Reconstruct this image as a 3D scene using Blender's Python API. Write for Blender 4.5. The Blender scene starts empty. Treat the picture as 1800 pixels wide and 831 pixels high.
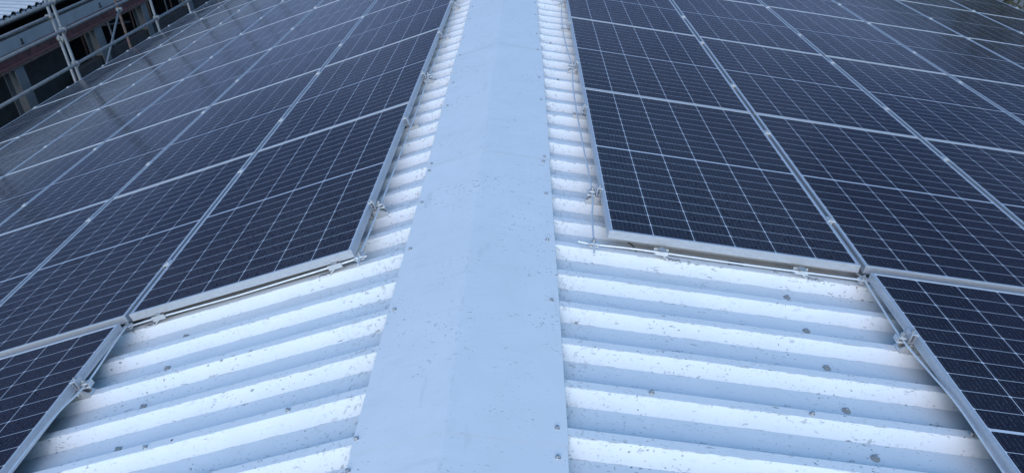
import bpy, bmesh, math, random
from mathutils import Vector, Matrix
from bpy_extras.object_utils import world_to_camera_view

scene = bpy.context.scene
col = scene.collection
rnd = random.Random(7)

# ------------------------------------------------------------------ camera
CAM = Vector((0.3451, -2.6751, 1.3670))
YAW, PIT, ROL = -0.0713, 0.5076, -0.1036
cy, sy = math.cos(YAW), math.sin(YAW)
cp, sp = math.cos(PIT), math.sin(PIT)
cr, sr = math.cos(ROL), math.sin(ROL)
fwd = Vector((sy * cp, cy * cp, -sp))
r0 = Vector((cy, -sy, 0))
u0 = r0.cross(fwd)
rt = cr * r0 + sr * u0
up = -sr * r0 + cr * u0
cd = bpy.data.cameras.new("camera")
cam = bpy.data.objects.new("camera", cd)
col.objects.link(cam)
cam.matrix_world = Matrix(((rt.x, up.x, -fwd.x, CAM.x), (rt.y, up.y, -fwd.y, CAM.y), (rt.z, up.z, -fwd.z, CAM.z), (0, 0, 0, 1)))
cd.sensor_width = 36
cd.lens = 1347.3 / 1800 * 36
cd.clip_end = 3000
cd.clip_start = 0.05
scene.camera = cam

# ------------------------------------------------------------------ world, sun, exposure
SUN = Vector((-0.08, -0.985, 0.0)).normalized()
SUN_EL = math.radians(25)
SKY_STRENGTH = 0.15
SUN_STRENGTH = 1.25
w = bpy.data.worlds.new("World")
scene.world = w
w.use_nodes = True
nt = w.node_tree
nt.nodes.clear()
wo = nt.nodes.new("ShaderNodeOutputWorld")
bg = nt.nodes.new("ShaderNodeBackground")
bg.inputs["Strength"].default_value = SKY_STRENGTH
sky = nt.nodes.new("ShaderNodeTexSky")
sky.sky_type = 'NISHITA'
sky.sun_disc = False
sky.sun_elevation = SUN_EL
sky.sun_rotation = math.atan2(SUN.x, SUN.y)
sky.air_density = 1.0
sky.dust_density = 0.0
sky.ozone_density = 2.6
tc = nt.nodes.new("ShaderNodeTexCoord")
mp = nt.nodes.new("ShaderNodeMapping")
mp.inputs["Scale"].default_value = (1.0, 1.0, 3.2)
no = nt.nodes.new("ShaderNodeTexNoise")
no.inputs["Scale"].default_value = 2.6
no.inputs["Detail"].default_value = 6
no.inputs["Roughness"].default_value = 0.58
rp = nt.nodes.new("ShaderNodeValToRGB")
rp.color_ramp.elements[0].position = 0.38
rp.color_ramp.elements[0].color = (0.57, 0.825, 0.88, 1)
rp.color_ramp.elements[1].position = 0.66
rp.color_ramp.elements[1].color = (1.02, 1.38, 1.45, 1)
mx = nt.nodes.new("ShaderNodeMix")
mx.data_type = 'RGBA'
mx.blend_type = 'MULTIPLY'
mx.inputs["Factor"].default_value = 1.0
nt.links.new(tc.outputs["Generated"], mp.inputs["Vector"])
nt.links.new(mp.outputs[0], no.inputs["Vector"])
nt.links.new(no.outputs["Fac"], rp.inputs["Fac"])
nt.links.new(sky.outputs[0], mx.inputs["A"])
nt.links.new(rp.outputs[0], mx.inputs["B"])
# a bank of grey-blue cloud low in the sky ahead; the brighter sky is behind the camera
sx_ = nt.nodes.new("ShaderNodeSeparateXYZ")
nt.links.new(tc.outputs["Generated"], sx_.inputs[0])
m1 = nt.nodes.new("ShaderNodeMapRange")
m1.interpolation_type = 'SMOOTHSTEP'
m1.inputs["From Min"].default_value = 0.70
m1.inputs["From Max"].default_value = 0.20
m2 = nt.nodes.new("ShaderNodeMapRange")
m2.interpolation_type = 'SMOOTHSTEP'
m2.inputs["From Min"].default_value = -0.55
m2.inputs["From Max"].default_value = 0.25
nt.links.new(sx_.outputs[2], m1.inputs["Value"])
nt.links.new(sx_.outputs[1], m2.inputs["Value"])
mm = nt.nodes.new("ShaderNodeMath")
mm.operation = 'MULTIPLY'
nt.links.new(m1.outputs[0], mm.inputs[0])
nt.links.new(m2.outputs[0], mm.inputs[1])
bank = nt.nodes.new("ShaderNodeMix")
bank.data_type = 'RGBA'
rp2 = nt.nodes.new("ShaderNodeValToRGB")
rp2.color_ramp.elements[0].position = 0.36
rp2.color_ramp.elements[0].color = (0.28, 0.50, 1.10, 1)
rp2.color_ramp.elements[1].position = 0.62
rp2.color_ramp.elements[1].color = (0.92, 1.32, 2.35, 1)
nt.links.new(no.outputs["Fac"], rp2.inputs["Fac"])
nt.links.new(mm.outputs[0], bank.inputs["Factor"])
nt.links.new(mx.outputs["Result"], bank.inputs["A"])
nt.links.new(rp2.outputs[0], bank.inputs["B"])
nt.links.new(bank.outputs["Result"], bg.inputs["Color"])
nt.links.new(bg.outputs[0], wo.inputs["Surface"])

sl = bpy.data.lights.new("sun", 'SUN')
sl.energy = SUN_STRENGTH
sl.angle = math.radians(52)
sl.color = (1.0, 0.81, 0.63)
so = bpy.data.objects.new("sun", sl)
col.objects.link(so)
to_sun = Vector((SUN.x * math.cos(SUN_EL), SUN.y * math.cos(SUN_EL), math.sin(SUN_EL)))
so.rotation_euler = to_sun.to_track_quat('Z', 'Y').to_euler()
so.location = (0, 0, 30)

scene.view_settings.view_transform = 'Standard'
scene.view_settings.look = 'None'
scene.view_settings.gamma = 1
scene.view_settings.use_curve_mapping = False
scene.view_settings.exposure = 1.0

# ------------------------------------------------------------------ helpers
AL = 0.2350                      # roof slope
CA, SA = math.cos(AL), math.sin(AL)
PITCH, Y0 = 0.2114, -0.025        # rib spacing, centre of rib 0
HC, HT = -0.075, -0.110          # crown and trough level, measured from the panel glass
PL, PW, FH = 1.760, 1.038, 0.035
LY, LX = 1.775, 1.058
D0 = {1: 0.558, -1: 0.509}
YS = {1: 0.004, -1: -0.030}


def S(s, d, y, n):
    "slope coordinates (side, distance down the slope, along the ridge, above the panel plane) to world"
    return Vector((s * (d * CA + n * SA), y, -d * SA + n * CA))


def slope_matrix(s, d, y, n):
    # local x points away from the ridge on the right, towards it on the left; z is the slope's normal
    M = Matrix.Rotation(s * AL, 4, 'Y')
    M.translation = S(s, d, y, n)
    return M


class MB:
    def __init__(self):
        self.v, self.f, self.sm, self.mi = [], [], [], {}

    def add(self, verts, faces, smooth=False):
        o = len(self.v)
        self.v += [tuple(p) for p in verts]
        for f in faces:
            self.f.append(tuple(o + i for i in f))
            self.sm.append(smooth)
        return self

    def box(self, lo, hi, M=None):
        (a, b, c), (d, e, g) = lo, hi
        P = [Vector(p) for p in ((a, b, c), (d, b, c), (d, e, c), (a, e, c), (a, b, g), (d, b, g), (d, e, g), (a, e, g))]
        if M is not None:
            P = [M @ p for p in P]
        return self.add(P, [(0, 3, 2, 1), (4, 5, 6, 7), (0, 1, 5, 4), (1, 2, 6, 5), (2, 3, 7, 6), (3, 0, 4, 7)])

    def cbox(self, lo, hi, c, M=None):
        "box with its four vertical edges and its top chamfered"
        (a, b, z0), (d, e, z1) = lo, hi
        def ring(i, z):
            return [(a + i + c, b + i, z), (d - i - c, b + i, z), (d - i, b + i + c, z), (d - i, e - i - c, z), (d - i - c, e - i, z), (a + i + c, e - i, z), (a + i, e - i - c, z), (a + i, b + i + c, z)]
        P = ring(0, z0) + ring(0, z1 - c) + ring(c * .7, z1)
        P = [Vector(p) for p in P]
        if M is not None:
            P = [M @ p for p in P]
        F = [tuple(reversed(range(8))), tuple(range(16, 24))]
        for k in (0, 8):
            F += [(k + i, k + (i + 1) % 8, k + 8 + (i + 1) % 8, k + 8 + i) for i in range(8)]
        return self.add(P, F)

    def prism(self, poly, t0, t1, frame):
        "poly in (p, q); frame(p, q, t) gives the point"
        n = len(poly)
        P = [frame(p, q, t0) for p, q in poly] + [frame(p, q, t1) for p, q in poly]
        F = [tuple(reversed(range(n))), tuple(range(n, 2 * n))] + [(i, (i + 1) % n, n + (i + 1) % n, n + i) for i in range(n)]
        return self.add(P, F)

    def lathe(self, prof, seg=12, M=None, smooth=True):
        "prof: (radius, z) from bottom to top"
        P, F = [], []
        for r, z in prof:
            for k in range(seg):
                a = 2 * math.pi * k / seg
                P.append(Vector((r * math.cos(a), r * math.sin(a), z)))
        for i in range(len(prof) - 1):
            for k in range(seg):
                k2 = (k + 1) % seg
                F.append((i * seg + k, i * seg + k2, (i + 1) * seg + k2, (i + 1) * seg + k))
        F.append(tuple(reversed(range(seg))))
        F.append(tuple((len(prof) - 1) * seg + k for k in range(seg)))
        if M is not None:
            P = [M @ p for p in P]
        return self.add(P, F, smooth)

    def tube(self, path, r, seg=8):
        path = [Vector(p) for p in path]
        P, F = [], []
        n = len(path)
        rr = r if isinstance(r, (list, tuple)) else [r] * n
        ref = None
        for i, p in enumerate(path):
            d = (path[min(i + 1, n - 1)] - path[max(i - 1, 0)]).normalized()
            if ref is None:
                ref = Vector((0, 0, 1)) if abs(d.z) < .9 else Vector((1, 0, 0))
            a = (ref - d * ref.dot(d)).normalized()
            ref = a
            b = d.cross(a)
            for k in range(seg):
                t = 2 * math.pi * k / seg
                P.append(p + rr[i] * (math.cos(t) * a + math.sin(t) * b))
        for i in range(n - 1):
            for k in range(seg):
                k2 = (k + 1) % seg
                F.append((i * seg + k, i * seg + k2, (i + 1) * seg + k2, (i + 1) * seg + k))
        F += [tuple(reversed(range(seg))), tuple((n - 1) * seg + k for k in range(seg))]
        return self.add(P, F, True)

    def mesh(self, name, mats):
        me = bpy.data.meshes.new(name)
        me.from_pydata(self.v, [], self.f)
        me.update()
        bm = bmesh.new()
        bm.from_mesh(me)
        bmesh.ops.recalc_face_normals(bm, faces=bm.faces[:])
        bm.to_mesh(me)
        bm.free()
        for q, (p, s_) in enumerate(zip(me.polygons, self.sm)):
            p.use_smooth = s_
            p.material_index = self.mi.get(q, 0)
        for m in (mats if isinstance(mats, (list, tuple)) else [mats]):
            me.materials.append(m)
        return me

    def build(self, name, mat, parent=None, M=None):
        return link(name, self.mesh(name, mat), parent, M)


def link(name, me, parent=None, M=None):
    o = bpy.data.objects.new(name, me)
    col.objects.link(o)
    if parent is not None:
        o.parent = parent
    if M is not None:
        o.matrix_local = M
    return o


def tag(o, label, cat, group=None):
    o["label"] = label
    o["category"] = cat
    if group:
        o["group"] = group
    return o


def thing(name, label, cat, M=None, group=None):
    o = bpy.data.objects.new(name, None)
    o.empty_display_size = 0.1
    col.objects.link(o)
    if M is not None:
        o.matrix_world = M
    return tag(o, label, cat, group)


ORD = ["first", "second", "third", "fourth", "fifth", "sixth", "seventh", "eighth", "ninth", "tenth", "eleventh", "twelfth", "thirteenth", "fourteenth", "fifteenth", "sixteenth"]


def in_view(points, m=0.03):
    bpy.context.view_layer.update()
    for p in points:
        c = world_to_camera_view(scene, cam, Vector(p))
        if c.z > 0 and -m < c.x < 1 + m and -m < c.y < 1 + m:
            return True
    return False


scene.render.resolution_x, scene.render.resolution_y = 1024, 472

# ------------------------------------------------------------------ materials


class NT:
    "small helper that wires math nodes"
    def __init__(self, name):
        self.m = bpy.data.materials.new(name)
        self.m.use_nodes = True
        self.t = self.m.node_tree
        self.b = self.t.nodes["Principled BSDF"]

    def put(self, sock, x):
        if isinstance(x, (int, float)):
            sock.default_value = x
        elif isinstance(x, (tuple, list)):
            sock.default_value = tuple(x) + ((1,) if len(x) == 3 and len(sock.default_value) == 4 else ())
        else:
            self.t.links.new(x, sock)

    def op(self, o, a, b=0.0, c=None):
        n = self.t.nodes.new("ShaderNodeMath")
        n.operation = o
        self.put(n.inputs[0], a)
        self.put(n.inputs[1], b)
        if c is not None:
            self.put(n.inputs[2], c)
        return n.outputs[0]

    def xyz(self, which="Object"):
        c = self.t.nodes.new("ShaderNodeTexCoord")
        s_ = self.t.nodes.new("ShaderNodeSeparateXYZ")
        self.t.links.new(c.outputs[which], s_.inputs[0])
        return c.outputs[which], s_.outputs

    def noise(self, vec, scale, detail=3, rough=.55, stretch=None, off=None):
        if stretch or off:
            mpn = self.t.nodes.new("ShaderNodeMapping")
            if stretch:
                mpn.inputs["Scale"].default_value = stretch
            if off:
                mpn.inputs["Location"].default_value = off
            self.t.links.new(vec, mpn.inputs["Vector"])
            vec = mpn.outputs[0]
        n = self.t.nodes.new("ShaderNodeTexNoise")
        n.inputs["Scale"].default_value = scale
        n.inputs["Detail"].default_value = detail
        n.inputs["Roughness"].default_value = rough
        self.t.links.new(vec, n.inputs["Vector"])
        return n.outputs["Fac"]

    def voro(self, vec, scale, rand=1.0):
        n = self.t.nodes.new("ShaderNodeTexVoronoi")
        n.inputs["Scale"].default_value = scale
        n.inputs["Randomness"].default_value = rand
        self.t.links.new(vec, n.inputs["Vector"])
        return n.outputs["Distance"], n.outputs["Color"]

    def ramp(self, x, lo, hi):
        n = self.t.nodes.new("ShaderNodeMapRange")
        n.clamp = True
        self.put(n.inputs["Value"], x)
        n.inputs["From Min"].default_value = lo
        n.inputs["From Max"].default_value = hi
        return n.outputs[0]

    def mix(self, fac, a, b):
        n = self.t.nodes.new("ShaderNodeMix")
        n.data_type = 'RGBA'
        self.put(n.inputs["Factor"], fac)
        self.put(n.inputs["A"], a)
        self.put(n.inputs["B"], b)
        return n.outputs["Result"]

    def bump(self, h, strength=.3, dist=.002):
        n = self.t.nodes.new("ShaderNodeBump")
        n.inputs["Strength"].default_value = strength
        n.inputs["Distance"].default_value = dist
        self.t.links.new(h, n.inputs["Height"])
        self.t.links.new(n.outputs[0], self.b.inputs["Normal"])

    def out(self, color=None, rough=None, metal=None, spec=None):
        if color is not None:
            self.put(self.b.inputs["Base Color"], color)
        if rough is not None:
            self.put(self.b.inputs["Roughness"], rough)
        if metal is not None:
            self.put(self.b.inputs["Metallic"], metal)
        if spec is not None:
            self.put(self.b.inputs["Specular IOR Level"], spec)
        return self.m


def simple(name, color, rough=.5, metal=0.0, var=.12, scale=30, bump=0.0, spec=None):
    k = NT(name)
    v, _ = k.xyz()
    n = k.noise(v, scale, 4)
    dark = tuple(c * (1 - var) for c in color)
    lite = tuple(min(1, c * (1 + var)) for c in color)
    if bump:
        k.bump(n, bump, .003)
    return k.out(k.mix(k.ramp(n, .3, .7), dark, lite), rough, metal, spec)


def painted_sheet(name, ribs):
    k = NT(name)
    v, (x, y, z) = k.xyz()
    big = k.noise(v, 1.7, 4)
    mid = k.noise(v, 9, 4, off=(3, 1, 0))
    # grime: small moss and grit specks gathered in drifts
    spk = k.noise(v, 105, 2, .5, stretch=(.62, 1, 1))
    spk2 = k.noise(v, 48, 3, .6, stretch=(.45, 1.25, 1), off=(9, 4, 2))
    drift = k.ramp(k.noise(v, 3.2, 3, .6, off=(5, 5, 5)), .47, .66)
    a = k.op('MULTIPLY', k.ramp(spk, .665, .70), k.op('ADD', .12, drift))
    a2 = k.op('MULTIPLY', k.ramp(spk2, .655, .70), k.op('MULTIPLY', drift, .8))
    dirt = k.op('MAXIMUM', a, a2)
    col_ = k.mix(k.ramp(mid, .35, .7), (.735, .745, .745), (.70, .715, .715))
    col_ = k.mix(k.op('MULTIPLY', k.ramp(big, .45, .7), .5), col_, (.655, .675, .675))
    h = k.noise(v, 260, 2)
    if ribs:
        # folds: grit lies along the bend lines, thin and broken
        t = k.op('ABSOLUTE', k.op('SUBTRACT', k.op('FRACT', k.op('DIVIDE', k.op('ADD', k.op('SUBTRACT', y, Y0), PITCH * 40.5), PITCH)), .5))
        t = k.op('MULTIPLY', t, PITCH)                       # distance from a crown's centre line
        d1 = k.op('ABSOLUTE', k.op('SUBTRACT', t, .0175))
        d2 = k.op('ABSOLUTE', k.op('SUBTRACT', t, .0615))
        brk = k.noise(v, 26, 4, .7, stretch=(.5, 1, 1), off=(1, 7, 3))
        ln = k.op('MULTIPLY', k.op('LESS_THAN', k.op('MINIMUM', d1, k.op('ADD', d2, .0006)), .0016), k.ramp(brk, .50, .62))
        near = k.op('MULTIPLY', k.ramp(k.op('MINIMUM', d1, d2), .022, .002), k.ramp(k.noise(v, 70, 3, .6, stretch=(.5, 1.2, 1), off=(2, 2, 8)), .60, .66))
        near = k.op('MULTIPLY', near, k.ramp(k.noise(v, 4.5, 2, off=(8, 1, 1)), .46, .6))
        dirt = k.op('MAXIMUM', dirt, k.op('MAXIMUM', k.op('MULTIPLY', ln, .55), k.op('MULTIPLY', near, .9)))
        ax = k.op('ABSOLUTE', x)
        catch = k.op('MULTIPLY', k.ramp(ax, .47, .33), k.ramp(k.noise(v, 60, 3, .6, stretch=(1, .8, 1), off=(7, 3, 1)), .575, .64))
        dirt = k.op('MAXIMUM', dirt, k.op('MULTIPLY', catch, .42))
        # blisters in the coating
        dd, cc = k.voro(v, 62)
        blis = k.op('MULTIPLY', k.ramp(dd, .36, .12), k.ramp(k.noise(v, 5.0, 2, off=(4, 4, 0)), .42, .6))
        h = k.op('ADD', k.op('MULTIPLY', h, .15), k.op('MULTIPLY', blis, .7))
        ring = k.op('MULTIPLY', k.op('LESS_THAN', k.op('ABSOLUTE', k.op('SUBTRACT', dd, .27)), .045), k.ramp(k.noise(v, 30, 2, off=(6, 2, 2)), .55, .62))
        dirt = k.op('MAXIMUM', dirt, k.op('MULTIPLY', ring, .22))
        k.bump(h, .30, .0016)
    else:
        dent = k.noise(v, 1.6, 2, off=(1, 2, 3))
        scr = k.ramp(k.noise(v, 15, 3, .6, stretch=(1, .22, 1), off=(3, 8, 1)), .64, .74)
        scr2 = k.op('MULTIPLY', k.ramp(k.noise(v, 22, 4, .65, stretch=(.12, 1.6, 1), off=(1, 3, 5)), .56, .72), k.ramp(k.noise(v, 2.1, 2, off=(4, 0, 2)), .45, .6))
        dirt = k.op('MAXIMUM', dirt, k.op('MAXIMUM', k.op('MULTIPLY', scr, .12), k.op('MULTIPLY', scr2, .14)))
        ridge_ = k.op('MULTIPLY', k.ramp(k.op('ABSOLUTE', x), .010, .002), k.ramp(k.noise(v, 24, 3, .6, off=(2, 9, 4)), .52, .64))
        dirt = k.op('MAXIMUM', dirt, k.op('MULTIPLY', ridge_, .16))
        k.bump(k.op('ADD', k.op('MULTIPLY', h, .03), dent), .26, .012)
    col_ = k.mix(k.op('MULTIPLY', dirt, (.88 if ribs else .78)), col_, k.mix(mid, (.055, .055, .055), (.17, .155, .13)))
    return k.out(col_, k.op('ADD', .40, k.op('MULTIPLY', big, .16)), 0.0, .45)


def panel_glass(name):
    k = NT(name)
    v, (x, y, z) = k.xyz()
    cw = .1684
    rh = .0862
    hx = .0005
    fx = k.op('MULTIPLY', k.op('ABSOLUTE', k.op('SUBTRACT', k.op('FRACT', k.op('ADD', k.op('DIVIDE', x, cw), 20.5)), .5)), cw)
    ay = k.op('ABSOLUTE', y)
    ya = k.op('SUBTRACT', ay, .0050)
    fy = k.op('MULTIPLY', k.op('ABSOLUTE', k.op('SUBTRACT', k.op('FRACT', k.op('ADD', k.op('DIVIDE', ya, rh), 20.5)), .5)), rh)
    ln = k.op('LESS_THAN', fx, .00135)
    ln = k.op('MAXIMUM', ln, k.op('LESS_THAN', fy, .00105))
    ln = k.op('MAXIMUM', ln, k.op('LESS_THAN', ay, .0052))
    ln = k.op('MAXIMUM', ln, k.op('LESS_THAN', k.op('ADD', fx, fy), .0068))
    ln = k.op('MAXIMUM', ln, k.op('GREATER_THAN', k.op('ABSOLUTE', x), cw * 3 - .001))
    ln = k.op('MAXIMUM', ln, k.op('GREATER_THAN', ay, .005 + rh * 10 - .001))
    bx = k.op('MULTIPLY', k.op('ABSOLUTE', k.op('SUBTRACT', k.op('FRACT', k.op('ADD', k.op('DIVIDE', x, cw / 9), 90.0)), .5)), cw / 9)
    dots = k.ramp(k.noise(v, 160, 2, .5, stretch=(.3, 1, 1)), .42, .62)
    bus = k.op('MULTIPLY', k.op('MULTIPLY', k.op('LESS_THAN', bx, .00055), .34), dots)
    # faint tint difference between cells
    ci = k.t.nodes.new("ShaderNodeCombineXYZ")
    k.put(ci.inputs[0], k.op('FLOOR', k.op('DIVIDE', x, cw)))
    k.put(ci.inputs[1], k.op('FLOOR', k.op('DIVIDE', y, rh)))
    inf = k.t.nodes.new("ShaderNodeObjectInfo")
    k.put(ci.inputs[2], k.op('MULTIPLY', inf.outputs["Random"], 37))
    wn = k.t.nodes.new("ShaderNodeTexWhiteNoise")
    k.t.links.new(ci.outputs[0], wn.inputs["Vector"])
    cell = k.mix(wn.outputs["Value"], (.0050, .0052, .0150), (.0080, .0078, .0190))
    c = k.mix(bus, cell, (.50, .52, .56))
    c = k.mix(ln, c, (.56, .59, .64))
    # rain drops and dust: fine, uneven from panel to panel
    geo = k.t.nodes.new("ShaderNodeNewGeometry")
    pos = geo.outputs["Position"]
    dd, cc = k.voro(pos, 58)
    sep = k.t.nodes.new("ShaderNodeSeparateColor")
    k.t.links.new(cc, sep.inputs[0])
    wet = k.ramp(k.noise(pos, 1.1, 3), .38, .60)
    drop = k.op('MULTIPLY', k.ramp(dd, .42, .16), k.op('GREATER_THAN', sep.outputs[0], .38))
    drop = k.op('MULTIPLY', drop, k.op('ADD', .35, k.op('MULTIPLY', wet, .65)))
    fine = k.noise(pos, 210, 2)
    dust = k.ramp(k.noise(pos, 2.2, 4, off=(2, 0, 0)), .35, .75)
    c = k.mix(k.op('MULTIPLY', dust, .012), c, (.45, .47, .50))
    grit = k.op('GREATER_THAN', k.noise(pos, 130, 2, .6, off=(1, 5, 2)), .725)
    c = k.mix(k.op('MULTIPLY', grit, .22), c, (.55, .57, .6))
    k.bump(k.op('ADD', drop, k.op('MULTIPLY', fine, .12)), .50, .0028)
    k.b.inputs["IOR"].default_value = 1.5
    return k.out(c, k.op('ADD', .075, k.op('MULTIPLY', dust, .06)), 0.0, k.op('MULTIPLY', .115, k.op('SUBTRACT', 1, k.op('MULTIPLY', drop, .85))))


M_SHEET = painted_sheet("painted_sheet", True)
M_CAP = painted_sheet("painted_cap", False)
M_GLASS = panel_glass("panel_glass")
M_ALU = simple("anodised_aluminium", (.50, .51, .535), .42, .50, .06, 60, .05)
M_ALUD = simple("mill_aluminium", (.58, .585, .59), .42, .50, .10, 80, .08)
M_WIRE = simple("drawn_aluminium", (.70, .70, .70), .40, .60, .08, 50, .05)
M_STEEL = simple("zinc_steel", (.42, .42, .42), .45, .75, .20, 200, .15)
M_RUSTW = simple("weathered_washer", (.36, .345, .32), .75, .1, .3, 300, .25)
M_GALV = simple("galvanised_tube", (.17, .18, .19), .55, .35, .22, 14, .10)
M_DARK = simple("black_rubber", (.018, .017, .017), .8, 0, .3, 90, .3)
M_LEAF = simple("dead_leaf_brown", (.10, .065, .035), .8, 0, .35, 120, .3)
M_CONC = simple("grey_concrete", (.12, .13, .14), .85, 0, .18, 4, .15)
M_WALL = simple("wall_cladding", (.34, .35, .35), .7, 0, .1, 3, .1)
M_RED = simple("red_oxide_primer", (.10, .040, .038), .7, 0, .45, 6, .2)
M_RUST = simple("rusty_tube", (.105, .070, .058), .8, .1, .5, 18, .2)
M_DIRT = simple("gravel_yard", (.16, .15, .135), .95, 0, .3, 2.5, .3)
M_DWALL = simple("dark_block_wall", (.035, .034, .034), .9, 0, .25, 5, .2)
M_FASC = simple("grey_fascia", (.25, .265, .275), .6, 0, .12, 3, .1)
M_BROOF = simple("bright_sheet_roof", (.36, .38, .40), .6, 0.0, .10, 2, .1)
M_HILL = simple("hill_green", (.045, .055, .035), .95, 0, .35, .05)
M_BARK = simple("bark", (.10, .085, .07), .9, 0, .35, 8, .3)
M_FOL = simple("dull_foliage", (.060, .062, .038), .8, 0, .45, 1.2)

# ------------------------------------------------------------------ setting: ground and hills
g = MB()
g.add([(-1500, -1500, -7.3), (1500, -1500, -7.3), (1500, 1500, -7.3), (-1500, 1500, -7.3)], [(0, 1, 2, 3)])
o = g.build("ground", M_DIRT)
o["kind"] = "structure"

hv, hf = [], []
NS = 180
for i in range(NS):
    a = 2 * math.pi * i / NS
    el = 1.6 + 1.1 * math.sin(3 * a + .7) + .7 * math.sin(7 * a + 2) + .35 * math.sin(17 * a) + .25 * math.sin(41 * a)
    el = max(.3, el)
    for R_, z in ((420, -9), (520, -7.3 + 520 * math.tan(math.radians(el)) * .75), (640, -7.3 + 640 * math.tan(math.radians(el))), (900, -9)):
        hv.append((R_ * math.sin(a), R_ * math.cos(a), z))
for i in range(NS):
    j = (i + 1) % NS
    for q in range(3):
        hf.append((i * 4 + q, j * 4 + q, j * 4 + q + 1, i * 4 + q + 1))
o = MB().add(hv, hf, True).build("hills", M_HILL)
o["kind"] = "structure"

# ------------------------------------------------------------------ the building with the sheet roof
YB, YE = -7.6, 22.0
EAVE = 7.02
bld = thing("metal_roof_building", "long building with pale ribbed sheet roof and plain ridge cap under the solar panels", "building", Matrix.Translation((0, 0, 0)))
wl = MB()
zE = S(1, EAVE, 0, HT).z
xE = S(1, EAVE, 0, HT).x
for sx in (-1, 1):
    xa, xb = sorted((sx * (xE - .45), sx * (xE - .25)))
    wl.box((xa, YB + .3, -7.3), (xb, YE - .3, zE - .02))
for yy in (YB + .3, YE - .5):
    pg = [(-xE + .451, -7.3), (xE - .451, -7.3), (xE - .451, zE - .02), (0, -.22), (-xE + .451, zE - .02)]
    wl.prism(pg, yy, yy + .2, lambda p, q, t: Vector((p, t, q)))
wl.build("wall", M_WALL, bld)


def sheet(s, k0, near_top):
    """one trapezoid sheet of five ribs plus the lapped rib; near_top: its near edge lies over the neighbour"""
    pts = []
    lift = .0028
    for k in range(k0, k0 + 6):
        yc = Y0 + k * PITCH
        dn = 0
        if k == k0:
            dn = lift if near_top else 0
        if k == k0 + 5:
            dn = 0 if near_top else lift
        seq = [(yc - .0615, HT), (yc - .0165, HC), (yc + .0165, HC), (yc + .0615, HT)]
        if k == k0:
            if near_top:
                seq = [(yc - .0165 - .012, HC - .0093)] + seq[1:]
            else:
                seq = [(yc + .0165 + .018, HC - .014), (yc + .0615, HT)] if False else seq[1:]
        if k == k0 + 5:
            if near_top:
                seq = seq[:3]
            else:
                seq = seq[:3] + [(yc + .0165 + .004, HC - .0031)]
        for q, (yy, nn) in enumerate(seq):
            dd = dn if nn > HT + .001 else 0
            pts.append((yy, nn + dd))
    dl = [.035, 1.3, 2.6, 3.9, 5.2, 6.4, EAVE]
    V, F = [], []
    T = .0009
    n = len(pts)
    for d in dl:
        for yy, nn in pts:
            V.append(S(s, d, yy, nn))
    for i in range(len(dl) - 1):
        for j in range(n - 1):
            F.append((i * n + j, i * n + j + 1, (i + 1) * n + j + 1, (i + 1) * n + j))
    o_ = MB().add(V, F).build("roof_sheet", M_SHEET, bld)
    md = o_.modifiers.new("thickness", 'SOLIDIFY')
    md.thickness = T
    md.offset = 0
    return o_


sheets = {}
for s in (-1, 1):
    k0 = (-4 if s < 0 else -5) - 30
    while Y0 + k0 * PITCH < YE - .6:
        if Y0 + k0 * PITCH > YB:
            sheets[(s, k0)] = sheet(s, k0, s < 0)
        k0 += 5


def sheet_at(s, y):
    best = None
    for (ss, k0), o_ in sheets.items():
        if ss == s and Y0 + k0 * PITCH <= y + .03 and (best is None or k0 > best[0]):
            best = (k0, o_)
    return best[1]


# ridge cap: lapped lengths, each a folded strip with a slightly rounded ridge


def capw(s, y):
    y = min(y, 5.5)
    return .299 + .0135 * max(0, y) if s < 0 else .357 - .0088 * max(0, y + .3)


caps = []
cap_ends = [-7.4, -4.99, -3.065, -1.14, .785, 2.71, 4.635, 6.56, 8.485, 10.41, 12.335, 14.26, 16.185, 18.11, 21.6]
for i in range(len(cap_ends) - 1):
    ya, yb = cap_ends[i] - (.0 if i == 0 else .0), cap_ends[i + 1] + .10
    lift = .0003
    jog = [0, .004, -.003, .000, .003, -.006, .004, -.004, 0, .003, -.002, 0, .002, 0][i]
    V, F = [], []
    ny = 1
    rows = []
    for a in range(ny + 1):
        y = ya + (yb - ya) * a / ny
        f = a / ny
        nb = HC + .0035 + lift + .0013 * (1 - f)      # near end lies over the next length
        row = []
        wl_, wr_ = capw(-1, y) + jog, capw(1, y) + jog
        for s, d in ((-1, wl_), (-1, wl_ - .002), (-1, .18), (-1, .025), (0, 0), (1, .025), (1, .18), (1, wr_ - .002), (1, wr_)):
            if s == 0:
                p = Vector((0, y, nb / CA - .0008))
            else:
                p = S(s, d, y, nb - (.0038 if d in (wl_, wr_) else 0))
            row.append(p)
        rows.append(row)
        V += row
    m = len(rows[0])
    for a in range(ny):
        for b in range(m - 1):
            F.append((a * m + b, a * m + b + 1, (a + 1) * m + b + 1, (a + 1) * m + b))
    o_ = MB().add(V, F).build("ridge_cap", M_CAP, bld)
    md = o_.modifiers.new("thickness", 'SOLIDIFY')
    md.thickness = .0006
    md.offset = 0
    md.use_rim = False
    caps.append((ya, o_))


def cap_at(y):
    r = caps[0][1]
    for ya, o_ in caps:
        if ya <= y:
            r = o_
    return r


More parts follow.
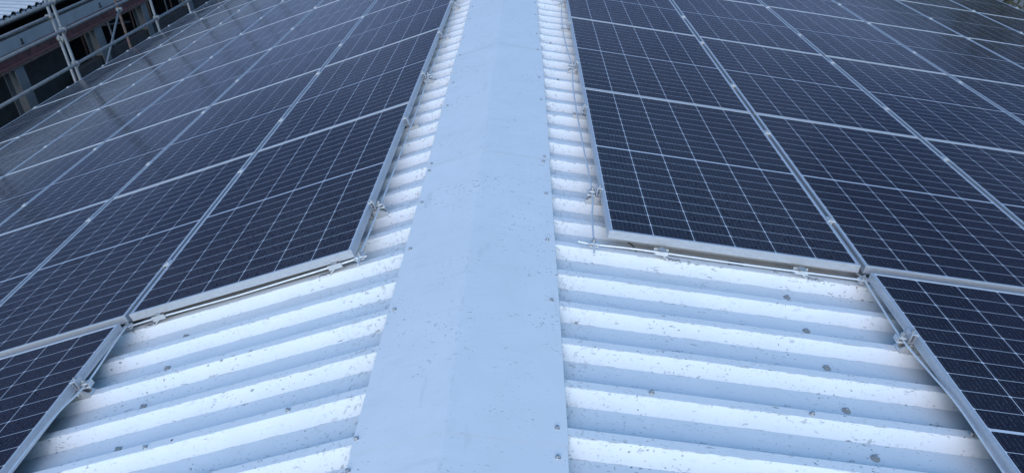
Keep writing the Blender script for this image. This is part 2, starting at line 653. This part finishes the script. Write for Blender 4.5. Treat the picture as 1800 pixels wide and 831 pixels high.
# screws: small hex heads on the cap and crowns, broad weathered washers in the troughs
hexp = [(.0058, .0035), (.0058, .0082), (.0048, .0092)]
sm = MB().lathe([(.0085, 0), (.0085, .0010), (.0070, .0030), (.0060, .0034)], 14)
ME_SMALL = sm.mesh("screw", M_RUSTW)
h_ = MB().lathe(hexp, 6, smooth=False)
sm2 = MB()
sm2.v, sm2.f, sm2.sm = list(sm.v), list(sm.f), list(sm.sm)
sm2.add(h_.v, h_.f)
ME_SMALL = sm2.mesh("screw", M_STEEL)
bgw = MB().lathe([(.0140, 0), (.0142, .0016), (.0130, .0030), (.0125, .0026), (.0100, .0050), (.0070, .0062)], 20)
h2 = MB().lathe([(.0062, .0058), (.0062, .0105), (.0050, .0118)], 6, smooth=False)
q0 = len(bgw.f)
bgw.add(h2.v, h2.f)
bgw.mi = {q: 1 for q in range(q0, len(bgw.f))}
ME_BIG = bgw.mesh("screw", [M_RUSTW, M_STEEL])


def screw(parent, me, s, d, y, n):
    tilt = Matrix.Rotation(rnd.uniform(-.12, .12), 4, 'X') @ Matrix.Rotation(rnd.uniform(-.12, .12), 4, 'Y') @ Matrix.Rotation(rnd.uniform(0, 6), 4, 'Z')
    return link("screw", me, parent, slope_matrix(s, d, y, n) @ tilt)


for d, y in [(.311, 4.241), (.306, 3.806), (.307, 3.194), (.300, 2.725), (.293, 2.089), (.288, 1.651), (.288, .811), (.291, .729), (.284, .384), (.279, -.031), (.276, -.456), (.287, -1.084), (.287, -1.203), (.285, -1.9), (.285, -2.6), (.32, 5.1), (.32, 5.9)]:
    screw(cap_at(y), ME_SMALL, -1, d, y, HC + .0028)
for d, y in [(.291, 4.171), (.293, 3.735), (.300, 3.124), (.303, 2.696), (.309, 2.067), (.315, 1.648), (.321, .813), (.315, .752), (.322, .400), (.319, -.017), (.326, -.442), (.326, -1.073), (.325, -1.183), (.325, -1.9), (.325, -2.6), (.28, 5.1), (.28, 5.9)]:
    screw(cap_at(y), ME_SMALL, 1, d, y, HC + .0028)
for d, y in [(1.277, -.144), (1.285, -.363), (1.289, -.575), (1.278, -.791), (1.291, -.994), (1.285, -1.2)]:
    screw(sheet_at(1, y), ME_BIG, 1, d, y, HT + .0005)
for d, y in [(1.276, -.156), (1.266, -.364), (1.262, -.582), (1.251, -.797), (1.255, -1.0), (1.26, -1.21)]:
    screw(sheet_at(-1, y), ME_BIG, -1, d, y, HT + .0005)
for s, d, y in [(1, .624, -.868), (1, 1.126, -.872), (1, 1.636, -.873), (1, 1.256, -.022), (-1, .568, -.872), (-1, 1.082, -.874), (-1, .44, 2.30), (-1, .45, 4.40), (1, .40, 2.93)]:
    screw(sheet_at(s, y), ME_SMALL, s, d, y, HC + .0030)

# ------------------------------------------------------------------ solar panels
fr = MB()
prof = [(0, -FH), (0, -.0255), (.0008, -.0248), (.0008, -.0232), (0, -.0225), (0, -.0185), (.0008, -.0178), (.0008, -.0162), (0, -.0155), (0, -.0014), (.0014, 0), (.0100, 0), (.0108, -.0010), (.0108, -.0060), (.0022, -.0060), (.0022, -.0335), (.026, -.0335), (.026, -FH)]
np_ = len(prof)
V = []
for sx, sy_ in ((-1, -1), (1, -1), (1, 1), (-1, 1)):
    for i, z in prof:
        V.append((sx * (PW / 2 - i), sy_ * (PL / 2 - i), z))
F = []
for c in range(4):
    c2 = (c + 1) % 4
    for q in range(np_):
        q2 = (q + 1) % np_
        F.append((c * np_ + q, c2 * np_ + q, c2 * np_ + q2, c * np_ + q2))
fr.add(V, F)
ME_FRAME = fr.mesh("frame", M_ALU)
gx, gy = PW / 2 - .0104, PL / 2 - .0104
ME_PANE = MB().box((-gx, -gy, -.0056), (gx, gy, -.0016)).mesh("pane", M_GLASS)


def panel_y(s, i, j):
    "near end of panel in column i, row j"
    y = YS[s] + j * LY
    if j < 0:
        y -= .036
    return y


NCOL = 6
panels = set()
for s in (-1, 1):
    side = "right" if s > 0 else "left"
    for i in range(NCOL):
        for j in range(-1, 9):
            if i == 0 and j < 0:
                continue
            d0, y0 = D0[s] + i * LX, panel_y(s, i, j)
            pts = [S(s, d0 + a * PW, y0 + b * PL, 0) for a in (0, .25, .5, .75, 1) for b in (0, .2, .4, .6, .8, 1)]
            if not in_view(pts, .02):
                continue
            panels.add((s, i, j))
            if i == 0:
                where = "ridge column"
            elif i == NCOL - 1:
                where = "eave column"
            else:
                where = "%s column from ridge" % ORD[i]
            if j == -1:
                lab = "solar panel on the %s slope, %s, jutting nearer than the front wire" % (side, where)
            elif j == 0:
                lab = "solar panel on the %s slope, %s, level with the front wire" % (side, where)
            else:
                lab = "solar panel on the %s slope, %s, %s behind the front wire" % (side, where, ORD[j])
            jit = Matrix.Rotation(rnd.uniform(-.0012, .0012), 4, 'X') @ Matrix.Rotation(rnd.uniform(-.0016, .0016), 4, 'Y')
            t = thing("solar_panel", lab, "solar panel", slope_matrix(s, d0 + PW / 2, y0 + PL / 2, rnd.uniform(-.001, .001)) @ jit, "solar panels on the %s roof slope" % side)
            link("frame", ME_FRAME, t)
            link("pane", ME_PANE, t)

# ------------------------------------------------------------------ clamps and brackets
CK = [-6, -2, 2, 7, 11, 16, 20, 25, 29, 34, 38, 43, 47, 51, 55, 60, 64, 68]
mc_plate = MB().cbox((-.017, -.021, -.003), (.017, .021, .0042), .0015)
mc_plate.box((-.007, -.019, -.055), (.007, .019, -.0031))
ME_MPLATE = mc_plate.mesh("clamp_plate", M_ALUD)
bolt = MB().lathe([(.0075, 0), (.0075, .0012), (.0066, .0014)], 14)
bh = MB().lathe([(.0062, .0014), (.0062, .0070), (.0054, .0078), (.0036, .0078), (.0034, .0058)], 6, smooth=False)
bolt.add(bh.v, bh.f)
ME_BOLT = bolt.mesh("bolt", M_STEEL)
seam_words = ["first", "second", "third", "fourth", "fifth"]
for s in (-1, 1):
    side = "right" if s > 0 else "left"
    for i in range(1, NCOL):
        d = D0[s] + i * LX - .010
        cnt = 0
        for k in CK:
            y = Y0 + k * PITCH
            jj = None
            for (ss, pi, pj) in panels:
                if ss == s and pi == i and panel_y(s, i, pj) < y < panel_y(s, i, pj) + PL:
                    jj = pj
            if jj is None or (jj < 0 and i == 1):
                continue
            if not in_view([S(s, d, y, 0)], 0.0):
                continue
            cnt += 1
            t = thing("mid_clamp", "mid clamp on the %s slope, %s seam from ridge, %s up that seam" % (side, seam_words[i - 1], ORD[cnt - 1]), "panel clamp", slope_matrix(s, d, y, 0), "mid clamps between the %s panels" % side)
            link("clamp_plate", ME_MPLATE, t)
            link("bolt", ME_BOLT, t, Matrix.Translation((0, 0, .0042)))
    # end clamps on the eave edge
    d = D0[s] + NCOL * LX - .020
    cnt = 0
    for k in CK:
        y = Y0 + k * PITCH
        if not in_view([S(s, d, y, 0)], 0.0) or not any(ss == s and pi == NCOL - 1 and panel_y(s, pi, pj) < y < panel_y(s, pi, pj) + PL for ss, pi, pj in panels):
            continue
        cnt += 1
        t = thing("end_clamp", "grey end clamp on the %s eave edge of the panels, %s from the front" % (side, ORD[cnt - 1]), "panel clamp", slope_matrix(s, d + .008, y, 0), "end clamps along the %s eave" % side)
        link("clamp_plate", ME_MPLATE, t)
        link("bolt", ME_BOLT, t, Matrix.Translation((0, 0, .0042)))


# brackets: local frame has x away from the panel edge (0 at the edge, negative outside, towards the ridge), y along the ridge, z = slope normal
def tf(p, q, t):
    return Vector((p, t, q))


def bracket_meshes(tall):
    base = MB()
    if tall:
        tri = [(-.064, HC + .0006), (.085, HC + .0006), (.085, -.0415), (-.022, -.0415), (-.034, -.0470)]
        for y in (-.019, .0165):
            base.prism(tri, y, y + .0025, tf)
        base.box((-.030, -.0162, -.0442), (.084, .0162, -.0417))
        # folded feet that grip the rib's flanks
        for q in (-1, 1):
            base.prism([(q * .0192, HC + .0030), (q * .0192, HC + .0006), (q * .024, HC - .0032), (q * .026, HC - .0012)], -.060, .085, lambda p, z, t: Vector((t, p, z)))
        # slanting end plate
        endp = [(-.063, HC + .002), (-.060, HC + .002), (-.033, -.0488), (-.035, -.0474)]
        base.prism(endp, -.0162, -.0105, tf)
        base.prism(endp, .0105, .0162, tf)
        base.prism([(-.063, HC + .002), (-.060, HC + .002), (-.055, HC + .0095), (-.058, HC + .0095)], -.0104, .0104, tf)
    else:
        base.box((-.066, -.020, HC + .0006), (.085, .020, HC + .003))
        for y in (-.020, .0175):
            base.box((-.066, y, HC + .0031), (.085, y + .0025, HC + .020))
        base.box((-.066, -.0174, HC + .0031), (-.0635, .0174, HC + .020))
        base.box((-.030, -.0174, HC + .0175), (.085, .0174, HC + .020))
    bottom = -.0414 if tall else HC + .0201
    cl = MB()
    cl.box((-.0185, -.020, bottom), (-.0155, .020, .0001))
    cl.box((-.0040, -.020, bottom), (-.0012, .020, .0001))
    cl.cbox((-.0185, -.020, .0003), (.0070, .020, .0042), .0010)
    cl.box((-.0153, -.0195, -.034), (-.0042, .0195, -.031))
    holder = MB()
    holder.cbox((-.058, -.016, -.0412), (-.020, .016, -.0355), .002)
    holder.cbox((-.052, -.013, -.0250), (-.024, .013, -.0212), .002)
    holder.box((-.056, -.0150, -.0354), (-.0535, .0150, -.0232))
    pin = MB()
    pin.lathe([(.010, -.0269), (.010, -.0250), (.0088, -.0246)], 14, Matrix.Translation((-.036, 0.004, .0058)))
    hx_ = MB().lathe([(.0082, -.0246), (.0082, -.0165), (.0070, -.0150), (.0045, -.0150), (.0042, -.0110), (.003, -.0100)], 6, Matrix.Translation((-.036, 0.004, .0058)), False)
    pin.add(hx_.v, hx_.f)
    fb = MB().lathe([(.0105, 0), (.0105, .0016), (.0082, .002), (.0082, .0075), (.0060, .0092)], 6, Matrix.Translation((.002, -.0192, -.0575)) @ Matrix.Rotation(math.pi / 2, 4, 'X'), False)
    return [x.mesh(n, m) for x, n, m in ((base, "base", M_ALUD), (cl, "clamp", M_ALU), (holder, "wire_holder", M_ALUD), (pin, "pin", M_STEEL), (fb, "flank_bolt", M_STEEL))]


BT = bracket_meshes(True)
BL = bracket_meshes(False)


def bracket(s, dedge, k, tall, label, shift=0.0):
    y = Y0 + k * PITCH
    M = slope_matrix(s, dedge, y, 0)
    if s < 0:                                    # local x must point away from the ridge: turn the whole piece round
        M = M @ Matrix.Rotation(math.pi, 4, 'Z')
    t = thing("panel_bracket" if tall else "low_panel_bracket", label, "bracket", M, "panel brackets standing on the roof ribs")
    B = BT if tall else BL
    link("base", B[0], t, Matrix.Translation((shift, 0, 0)))
    c_ = link("clamp", B[1], t)
    link("bolt", ME_BOLT, c_, Matrix.Translation((-.0075, 0, .0042)))
    if tall:
        h0 = link("wire_holder", B[2], t)
        link("bolt", B[3], h0)
        if s > 0:
            link("flank_bolt", B[4], t)
        else:
            link("flank_bolt", B[4], t, Matrix.Rotation(math.pi, 4, 'Z') @ Matrix.Translation((-.008, 0, 0)))
    return t


for s in (-1, 1):
    side = "right" if s > 0 else "left"
    cnt = {True: 0, False: 0}
    for q, k in enumerate((2, 7, 11, 16, 20 if s > 0 else 21, 25)):
        tall = q % 2 == 0
        if not in_view([S(s, D0[s], Y0 + k * PITCH, HC)], 0.01):
            continue
        lab = "%s bracket on the ridge edge of the %s panels, %s such from the front" % ("tall gabled" if tall else "low channel", side, ORD[cnt[tall]])
        cnt[tall] += 1
        bracket(s, D0[s], k, tall, lab)
bracket(1, D0[1] + LX, -2, True, "aluminium bracket holding the jutting right panel beside the bare ribbed sheets", .022)
bracket(-1, D0[-1] + LX, -2, True, "aluminium bracket holding the jutting left panel beside the bare ribbed sheets", .022)


# ------------------------------------------------------------------ lightning wire, clips and connectors
def smooth_path(P, n=8):
    P = [Vector(p) for p in P]
    out = []
    Q = [P[0] * 2 - P[1]] + P + [P[-1] * 2 - P[-2]]
    for i in range(1, len(Q) - 2):
        a, b, c, d = Q[i - 1:i + 3]
        for t in range(n):
            u = t / n
            out.append(.5 * ((2 * b) + (c - a) * u + (2 * a - 5 * b + 4 * c - d) * u * u + (3 * b - a - 3 * c + d) * u ** 3))
    out.append(P[-1])
    return out


def wire(s, pts, label, r=.004):
    P = smooth_path([S(s, *p) for p in pts])
    o_ = MB().tube(P, r, 10).build("lightning_wire", M_WIRE)
    return tag(o_, label, "wire", "lightning wires along the panel edges")


yk = lambda k: Y0 + k * PITCH
dR, dL = D0[1], D0[-1]
NW = -.0303        # wire height at a tall bracket
YW, NF = Y0 - .015, -.0440
wire(1, [(.436, YW, NF), (.495, YW, NF - .004), (.65, YW, NF), (.80, YW, NF), (1.10, YW, NF - .0015), (1.373, YW, NF), (1.57, YW, NF + .001), (1.655, YW, NF)], "thin silver wire crossing below the front edge of the right panel nearest the ridge")
wire(1, [(.500, -.105, -.058), (.500, -.04, -.0405), (.506, .16, -.034), (dR - .036, yk(2), NW), (.518, .9, -.038), (.512, yk(7), -.045), (.512, 1.9, -.040), (dR - .036, yk(11), NW), (.508, 2.8, -.044), (.503, yk(16), -.052), (.51, 3.8, -.044), (dR - .036, yk(20), NW), (.51, 4.8, -.045), (.51, 6.0, -.05)], "long silver wire running beside the ridge along the right panels")
wire(1, [(1.600, .03, -.050), (1.606, -.04, -.0405), (1.600, -.20, -.040), (dR + LX - .036, yk(-2), NW), (1.604, -.62, -.036), (1.606, -.80, -.022), (1.604, -1.07, -.026), (1.60, -1.5, -.036), (1.60, -1.9, -.04)], "silver wire hanging beside the long edge of the jutting right panel")
wire(-1, [(1.640, YW, NF - .006), (1.444, YW, NF - .002), (1.25, YW, NF - .004), (1.05, YW, NF - .006), (.80, YW, NF - .003), (.622, YW, NF), (.489, YW, NF + .004), (.455, YW, NF + .004)], "thin silver wire crossing below the front edge of the left panel nearest the ridge")
wire(-1, [(.482, -.10, -.045), (.483, -.04, -.0315), (.478, .15, -.032), (dL - .036, yk(2), NW), (.474, .9, -.036), (.474, yk(7), -.04), (.475, 1.9, -.038), (dL - .036, yk(11), NW), (.475, 2.8, -.04), (.475, yk(16), -.046), (.475, 3.9, -.04), (dL - .036, yk(21), NW), (.475, 5.2, -.04), (.475, 6.2, -.05)], "long silver wire running beside the ridge along the left panels")
wire(-1, [(1.580, .03, -.050), (1.572, -.04, -.0405), (1.553, -.16, -.030), (dL + LX - .036, yk(-2), NW), (1.545, -.62, -.018), (1.545, -.90, -.012), (1.545, -1.3, -.02), (1.545, -1.7, -.03)], "silver wire hugging the long edge of the jutting left panel")

# clips: a riveted foot on the crown, a neck, and a cap that grips the wire; local x along the slope
clip_foot = MB().cbox((.004, -.013, .0006), (.062, .011, .0034), .004)
clip_neck = MB().prism([(.010, .0034), (.004, .0034), (-.016, .0150), (-.020, .0245), (-.012, .0275), (-.008, .0190)], -.008, .008, tf)
clip_cup = MB()
clip_cup.cbox((-.056, -.014, .0250), (.004, .010, .0290), .004)
clip_cup.box((-.056, .0102, .0200), (.004, .0122, .0420))
clip_cap = MB().lathe([(.0165, .0425), (.0165, .0458), (.0110, .0475)], 8, Matrix.Translation((-.026, -.004, 0)), False)
rivet = MB().lathe([(.0068, .0034), (.0060, .0060), (.0030, .0072)], 12)
CLIP = [x.mesh(n, m) for x, n, m in ((clip_foot, "foot", M_ALUD), (clip_neck, "neck", M_ALUD), (clip_cup, "cup", M_ALUD), (clip_cap, "cap", M_STEEL), (rivet, "rivet", M_STEEL))]


def clip(s, d, label):
    M = slope_matrix(s, d, Y0 - .012, HC)
    if s < 0:
        M = M @ Matrix.Scale(-1, 4, (1, 0, 0))
        M = slope_matrix(s, d, Y0 - .012, HC) @ Matrix.Rotation(math.pi, 4, 'Z')
    t = thing("wire_clip", label, "wire clip", M, "wire clips riveted to the roof rib")
    f_ = link("foot", CLIP[0], t)
    for dx in (.020, .048):
        link("rivet", CLIP[4], f_, Matrix.Translation((dx, 0, 0)))
    link("neck", CLIP[1], t)
    cu = link("cup", CLIP[2], t)
    link("cap", CLIP[3], cu)
    return t


clip(1, .800, "wire clip with two rivets under the right front wire, nearer the ridge")
clip(1, 1.373, "wire clip with two rivets under the right front wire, farther from the ridge")
clip(-1, .622, "wire clip with two rivets under the left front wire, nearer the ridge")
clip(-1, 1.444, "wire clip with two rivets under the left front wire, near the jutting panel")

con_a = MB().cbox((-.022, -.016, -.006), (.022, .016, -.0032), .003)
con_b = MB().cbox((-.022, -.016, .0048), (.022, .016, .0078), .003)
con_s = MB()
con_s.box((-.0215, -.016, -.0030), (-.0195, .016, .0046))
con_bolt = MB().lathe([(.0095, .0080), (.0095, .0100), (.0085, .0104)], 14, Matrix.Translation((0, .006, 0)))
chx = MB().lathe([(.0082, .0104), (.0082, .0165), (.0070, .0178), (.0045, .0178), (.0044, .0225), (.0030, .0235)], 6, Matrix.Translation((0, .006, 0)), False)
con_bolt.add(chx.v, chx.f)
CON = [x.mesh(n, m) for x, n, m in ((con_a, "lower_plate", M_ALUD), (con_b, "upper_plate", M_ALUD), (con_s, "side_plate", M_ALUD), (con_bolt, "bolt", M_STEEL))]
for s, d, y, n, lab in ((1, .500, YW, -.0460, "cross connector joining two wires at the right front panel corner beside the ridge"),
                        (1, 1.606, YW, -.0445, "cross connector where the right front wire meets the jutting panel's wire"),
                        (-1, .483, YW, -.0375, "cross connector joining two wires at the left front panel corner beside the ridge"),
                        (-1, 1.574, YW, -.0480, "cross connector where the left front wire meets the jutting panel's wire")):
    t = thing("wire_connector", lab, "wire connector", slope_matrix(s, d, y, n) @ Matrix.Rotation(s * .12, 4, 'Z'), "cross connectors on the lightning wires")
    link("lower_plate", CON[0], t)
    p_ = link("upper_plate", CON[1], t)
    link("bolt", CON[3], p_)
    link("side_plate", CON[2], t)

# small loose things on the roof
sc = MB()
ol = [(-.034, -.010), (-.022, -.016), (.012, -.012), (.030, -.014), (.036, .004), (.020, .013), (-.020, .015), (-.033, .006)]
sc.prism(ol, 0, .004, lambda p, q, t: Vector((p, q, t + .25 * p * p * 8)))
tag(sc.build("rubber_scrap", M_DARK, None, slope_matrix(1, 1.119, .066, HT + .002) @ Matrix.Rotation(.05, 4, 'Z')), "small black rubber scrap lying in the trough under the right front wire", "scrap")
cbp = smooth_path([S(1, .668, .105, HT + .012), S(1, .678, .085, HT + .016), S(1, .690, .060, HT + .013), S(1, .696, .050, HT + .006)])
tag(MB().tube(cbp, .0022, 8).build("cable_end", M_DARK), "short black cable end on the rib under the right front wire near the ridge", "cable")


def leaf(s, d, y, n, rot, L_, label):
    m_ = MB()
    P, Fv = [], []
    for i in range(7):
        u = i / 6
        w_ = L_ * .24 * math.sin(math.pi * min(1, u * .92 + .05)) ** .8
        z_ = .12 * L_ * math.sin(u * 2.6) + .0008
        P += [(L_ * (u - .5), -w_, z_ + .25 * w_), (L_ * (u - .5), 0, z_), (L_ * (u - .5), w_, z_ + .35 * w_)]
    for i in range(6):
        for q in range(2):
            Fv.append((i * 3 + q, i * 3 + q + 1, i * 3 + 4 + q, i * 3 + 3 + q))
    o_ = m_.add(P, Fv, True).build("dead_leaf", M_LEAF, None, slope_matrix(s, d, y, n) @ Matrix.Rotation(rot, 4, 'Z'))
    md = o_.modifiers.new("thickness", 'SOLIDIFY')
    md.thickness = .0005
    return tag(o_, label, "leaf", "dead leaves scattered on the roof")


leaf(1, .39, -.70, HT + .001, .9, .016, "tiny brown dead leaf in the trough beside the right ridge cap edge")
leaf(1, 1.35, -.66, HT + .001, .3, .020, "brown dead leaf in the right trough near the jutting panel")
leaf(-1, .985, -.872, HC + .001, 1.2, .014, "brown dead leaf on the left rib beside a small screw")
leaf(1, .43, 2.089, HC + .001, .6, .022, "dead leaf on a far rib right of the ridge cap")

# ------------------------------------------------------------------ scaffold at the left eave
sca = thing("scaffold", "grey tube scaffold with guard rails along the left eave", "scaffold", Matrix.Translation((-6.9, 8.7, -7.3)))
off = Vector((-6.9, 8.7, -7.3))


def sbuild(pts, r, name, mat):
    P = [Vector(p) - off for p in pts]
    return MB().tube(P, r, 12).build(name, mat, sca)


def rail(pts, r=.0245):
    return sbuild(pts, r, "rail", M_GALV)


XI, XO = -6.90, -7.60
std_in = [5.85, 8.74, 11.66, 14.6, 17.5]
for y in std_in:
    sbuild([(XI, y, -7.28), (XI, y + .02, .15)], .0245, "standard", M_GALV)
std_out = [6.8, 9.70, 11.75, 14.7, 17.6]
for q, y in enumerate(std_out):
    sbuild([(XO, y, -7.28), (XO, y + .01, .1 if q != 2 else -.7)], .0245, "standard", M_RUST if q == 2 else M_GALV)
for z, z2 in ((-.52, -.50), (-.915, -.955), (-1.43, -1.475)):
    rail([(XI + .05, 4.6, z), (XI + .05, 18.6, z2)])
rail([(XO - .05, 4.6, -.885), (XO - .05, 18.6, -.91)], .022)
rail([(XO - .05, 4.6, -2.4), (XO - .05, 18.6, -2.4)], .022)
sbuild([(XO + .05, 11.70, -1.25), (XO + .05, 10.60, -2.05), (XO + .05, 8.2, -3.8)], .019, "brace", M_GALV)
for y in std_in[1:]:
    for z in (-2.3,):
        sbuild([(XI - .02, y + .06, z), (XO - .10, y + .06, z)], .0245, "ledger", M_GALV)
deck = MB()
for q in range(3):
    deck.box((XO + .06 + q * .2, 4.7, -2.35), (XO + .25 + q * .2, 18.5, -2.30))
deck.v = [tuple(Vector(p) - off) for p in deck.v]
deck.build("deck", M_GALV, sca)
# couplers: two half shells with an eye bolt
cpl = MB()
cpl.lathe([(.034, -.028), (.038, -.022), (.038, .022), (.034, .028)], 12, smooth=False)
cpl.lathe([(.034, -.028), (.038, -.022), (.038, .022), (.034, .028)], 12, Matrix.Translation((.052, 0, 0)) @ Matrix.Rotation(math.pi / 2, 4, 'X'), False)
cpl.box((.02, -.052, -.014), (.034, -.030, .014))
cpl.lathe([(.012, 0), (.012, .05), (.008, .056)], 6, Matrix.Translation((.062, -.01, -.05)), False)
cpl.lathe([(.009, 0), (.009, .06)], 6, Matrix.Translation((.05, -.03, -.062)) @ Matrix.Rotation(.6, 4, 'Y'), False)
ME_CPL = cpl.mesh("coupler", M_GALV)
for y in std_in:
    for z in (-.51, -.93, -1.45):
        link("coupler", ME_CPL, sca, Matrix.Translation(Vector((XI, y, z + .01)) - off))
for y in std_out:
    link("coupler", ME_CPL, sca, Matrix.Translation(Vector((XO, y, -.89)) - off) @ Matrix.Rotation(math.pi, 4, 'Z'))
    link("coupler", ME_CPL, sca, Matrix.Translation(Vector((XO, y, -1.25)) - off))

# ------------------------------------------------------------------ neighbouring open-sided building
NX = -10.5
nb = thing("open_sided_shed", "dark open shed with red steel beam and bright ribbed roof behind the scaffold", "building", Matrix.Translation((NX, 14, -7.3)))
noff = Vector((NX, 14, -7.3))


def nbuild(mb, name, mat, parent=None):
    mb.v = [tuple(Vector(p) - noff) for p in mb.v]
    return mb.build(name, mat, parent or nb)


# fascia with a ragged top strip and dark bolts
fa = MB()
fa.box((NX - .10, 2, -2.03), (NX, 40, -1.78))
fas = nbuild(fa, "fascia", M_FASC)
rg = MB()
yy = 2.0
while yy < 40:
    l_ = rnd.uniform(.05, .16)
    rg.box((NX - .085, yy, -1.779), (NX - .006, yy + l_, -1.75 + rnd.uniform(0, .03)))
    yy += l_ + .004
nbuild(rg, "sealing_strip", M_DWALL)
for y in (9.6, 12.95, 16.25, 19.5, 23):
    b_ = MB()
    b_.box((NX + .001, y - .035, -1.985), (NX + .03, y + .035, -1.962))
    b_.box((NX + .001, y - .010, -1.961), (NX + .03, y + .010, -1.87))
    b_.v = [tuple(Vector(p) - noff) for p in b_.v]
    b_.build("fixing", M_DARK, fas)
for y in (8.6, 11.3, 14.2, 17.3, 20.2, 23.4):
    j_ = MB()
    j_.box((NX + .0006, y - .006, -2.025), (NX + .006, y + .006, -1.785))
    j_.v = [tuple(Vector(p) - noff) for p in j_.v]
    j_.build("joint_strip", M_DWALL, fas)
be = MB()
be.box((NX - .012, 2, -2.255), (NX + .002, 40, -2.05))
be.box((NX - .12, 2, -2.285), (NX + .12, 40, -2.256))
be.box((NX - .12, 2, -2.049), (NX + .06, 40, -2.034))
nbuild(be, "steel_beam", M_RED)
lp = MB()
lp.box((NX - .118, 2, -2.325), (NX + .128, 40, -2.288))
nbuild(lp, "beam_plate", M_RUST)
for y, wd in ((5.6, .3), (9.3, .3), (12.4, .30), (15.65, .34), (18.15, .30), (21.0, .3), (24, .3), (28, .3)):
    c_ = MB()
    c_.box((NX - .17, y - wd / 2, -7.3), (NX - .155, y + wd / 2, -2.33))
    c_.box((NX + .095, y - wd / 2, -7.3), (NX + .11, y + wd / 2, -2.33))
    c_.box((NX - .154, y - .008, -7.3), (NX + .094, y + .008, -2.33))
    nbuild(c_, "column", M_CONC)
for y, x in ((14.5, -11.6), (16.5, -11.3), (17.0, -11.7), (19.2, -11.4), (19.8, -11.2), (12.0, -11.6), (21.6, -11.3)):
    p_ = MB()
    p_.tube([(x, y, -4.2), (x, y + .02, -2.35)], .028, 8)
    nbuild(p_, "prop", M_RUST)
for y, x, m_ in ((17.2, -11.0, M_GALV), (20.62, -11.0, M_CONC), (19.55, -11.0, M_RUST), (13.2, -11.0, M_GALV)):
    p_ = MB()
    p_.tube([(x, y, -4.2), (x, y + .03, -2.36)], .026, 8)
    nbuild(p_, "prop", m_)
p_ = MB()
p_.tube([(-11.06, 16.4, -2.46), (-11.06, 18.42, -2.82)], .03, 8)
nbuild(p_, "cross_bar", M_GALV)
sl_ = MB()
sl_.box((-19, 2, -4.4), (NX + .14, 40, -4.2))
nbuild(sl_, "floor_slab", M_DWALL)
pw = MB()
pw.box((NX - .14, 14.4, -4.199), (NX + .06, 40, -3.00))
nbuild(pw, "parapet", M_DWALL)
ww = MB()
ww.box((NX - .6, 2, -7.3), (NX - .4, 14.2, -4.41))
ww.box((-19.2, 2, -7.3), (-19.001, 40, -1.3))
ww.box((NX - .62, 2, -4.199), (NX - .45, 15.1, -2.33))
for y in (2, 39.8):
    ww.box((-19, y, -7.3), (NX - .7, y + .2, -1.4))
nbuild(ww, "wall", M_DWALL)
# ribbed roof, rising away from us
prf = []
y = 1.0
while y < 41:
    prf += [(y, 0), (y + .06, .045), (y + .14, .045), (y + .20, 0)]
    y += .30
V, F = [], []
n = len(prf)
for X_, Z_ in ((-10.95, -1.50), (-15.2, -.96), (-19.8, -1.56)):
    for yy, zz in prf:
        V.append((X_, yy, Z_ + zz))
for i in range(2):
    for j in range(n - 1):
        F.append((i * n + j, i * n + j + 1, (i + 1) * n + j + 1, (i + 1) * n + j))
ro = nbuild(MB().add(V, F), "roof", M_BROOF)
md = ro.modifiers.new("thickness", 'SOLIDIFY')
md.thickness = .006
for q in range(18):
    dz = MB()
    y = 12.0 + q * .2
    dz.box((-10.969, y, -1.552), (-10.955, y + .115, -1.522))
    nbuild(dz, "rib_filler", M_BROOF, ro)
un = MB()
un.box((-11.10, 1.2, -1.66), (-10.97, 40.5, -1.515))
nbuild(un, "eave_board", M_DARK)

# ------------------------------------------------------------------ trees around the yard


def tree(x, y, H, R, label, leaves=2600, seed=1, group="trees beyond the eaves"):
    r_ = random.Random(seed)
    t = thing("tree", label, "tree", Matrix.Translation((x, y, -7.3)), group)
    tr = MB()
    tr.tube([(0, 0, 0), (.08, .05, H * .3), (-.05, .1, H * .6), (.05, 0, H * .9)], [.26, .2, .13, .03], 9)
    tips = []
    for q in range(16):
        a = r_.uniform(0, 6.28)
        z0 = r_.uniform(.28, .8) * H
        l_ = R * r_.uniform(.55, 1.0) * (1.15 - .5 * z0 / H)
        p1 = Vector((math.cos(a) * l_ * .5, math.sin(a) * l_ * .5, z0 + l_ * .28))
        p2 = Vector((math.cos(a) * l_, math.sin(a) * l_, z0 + l_ * r_.uniform(.35, .75)))
        tr.tube([(0, 0, z0), p1, p2], [.075, .045, .012], 6)
        tips += [p1, p2, (p1 + p2) / 2]
        for _ in range(3):
            p3 = p2 + Vector((r_.uniform(-1, 1), r_.uniform(-1, 1), r_.uniform(-.2, 1))) * R * .28
            tr.tube([(p1 + p2) / 2, p3], [.03, .008], 5)
            tips.append(p3)
    tr.build("trunk", M_BARK, t)
    V, F = [], []
    for q in range(leaves):
        c = r_.choice(tips) + Vector((r_.gauss(0, 1), r_.gauss(0, 1), r_.gauss(0, .8))) * R * .13
        a = Vector((r_.gauss(0, 1), r_.gauss(0, 1), r_.gauss(0, 1))).normalized()
        b = a.orthogonal().normalized()
        l_ = r_.uniform(.07, .16)
        o_ = len(V)
        V += [c - a * l_, c + b * l_ * .45, c + a * l_, c - b * l_ * .45]
        F.append((o_, o_ + 1, o_ + 2, o_ + 3))
    MB().add(V, F).build("crown", M_FOL, t)
    return t


tree(10.8, 13.4, 7.2, 2.6, "dull brown green tree behind the right eave at the photo's top corner", 3200, 3)
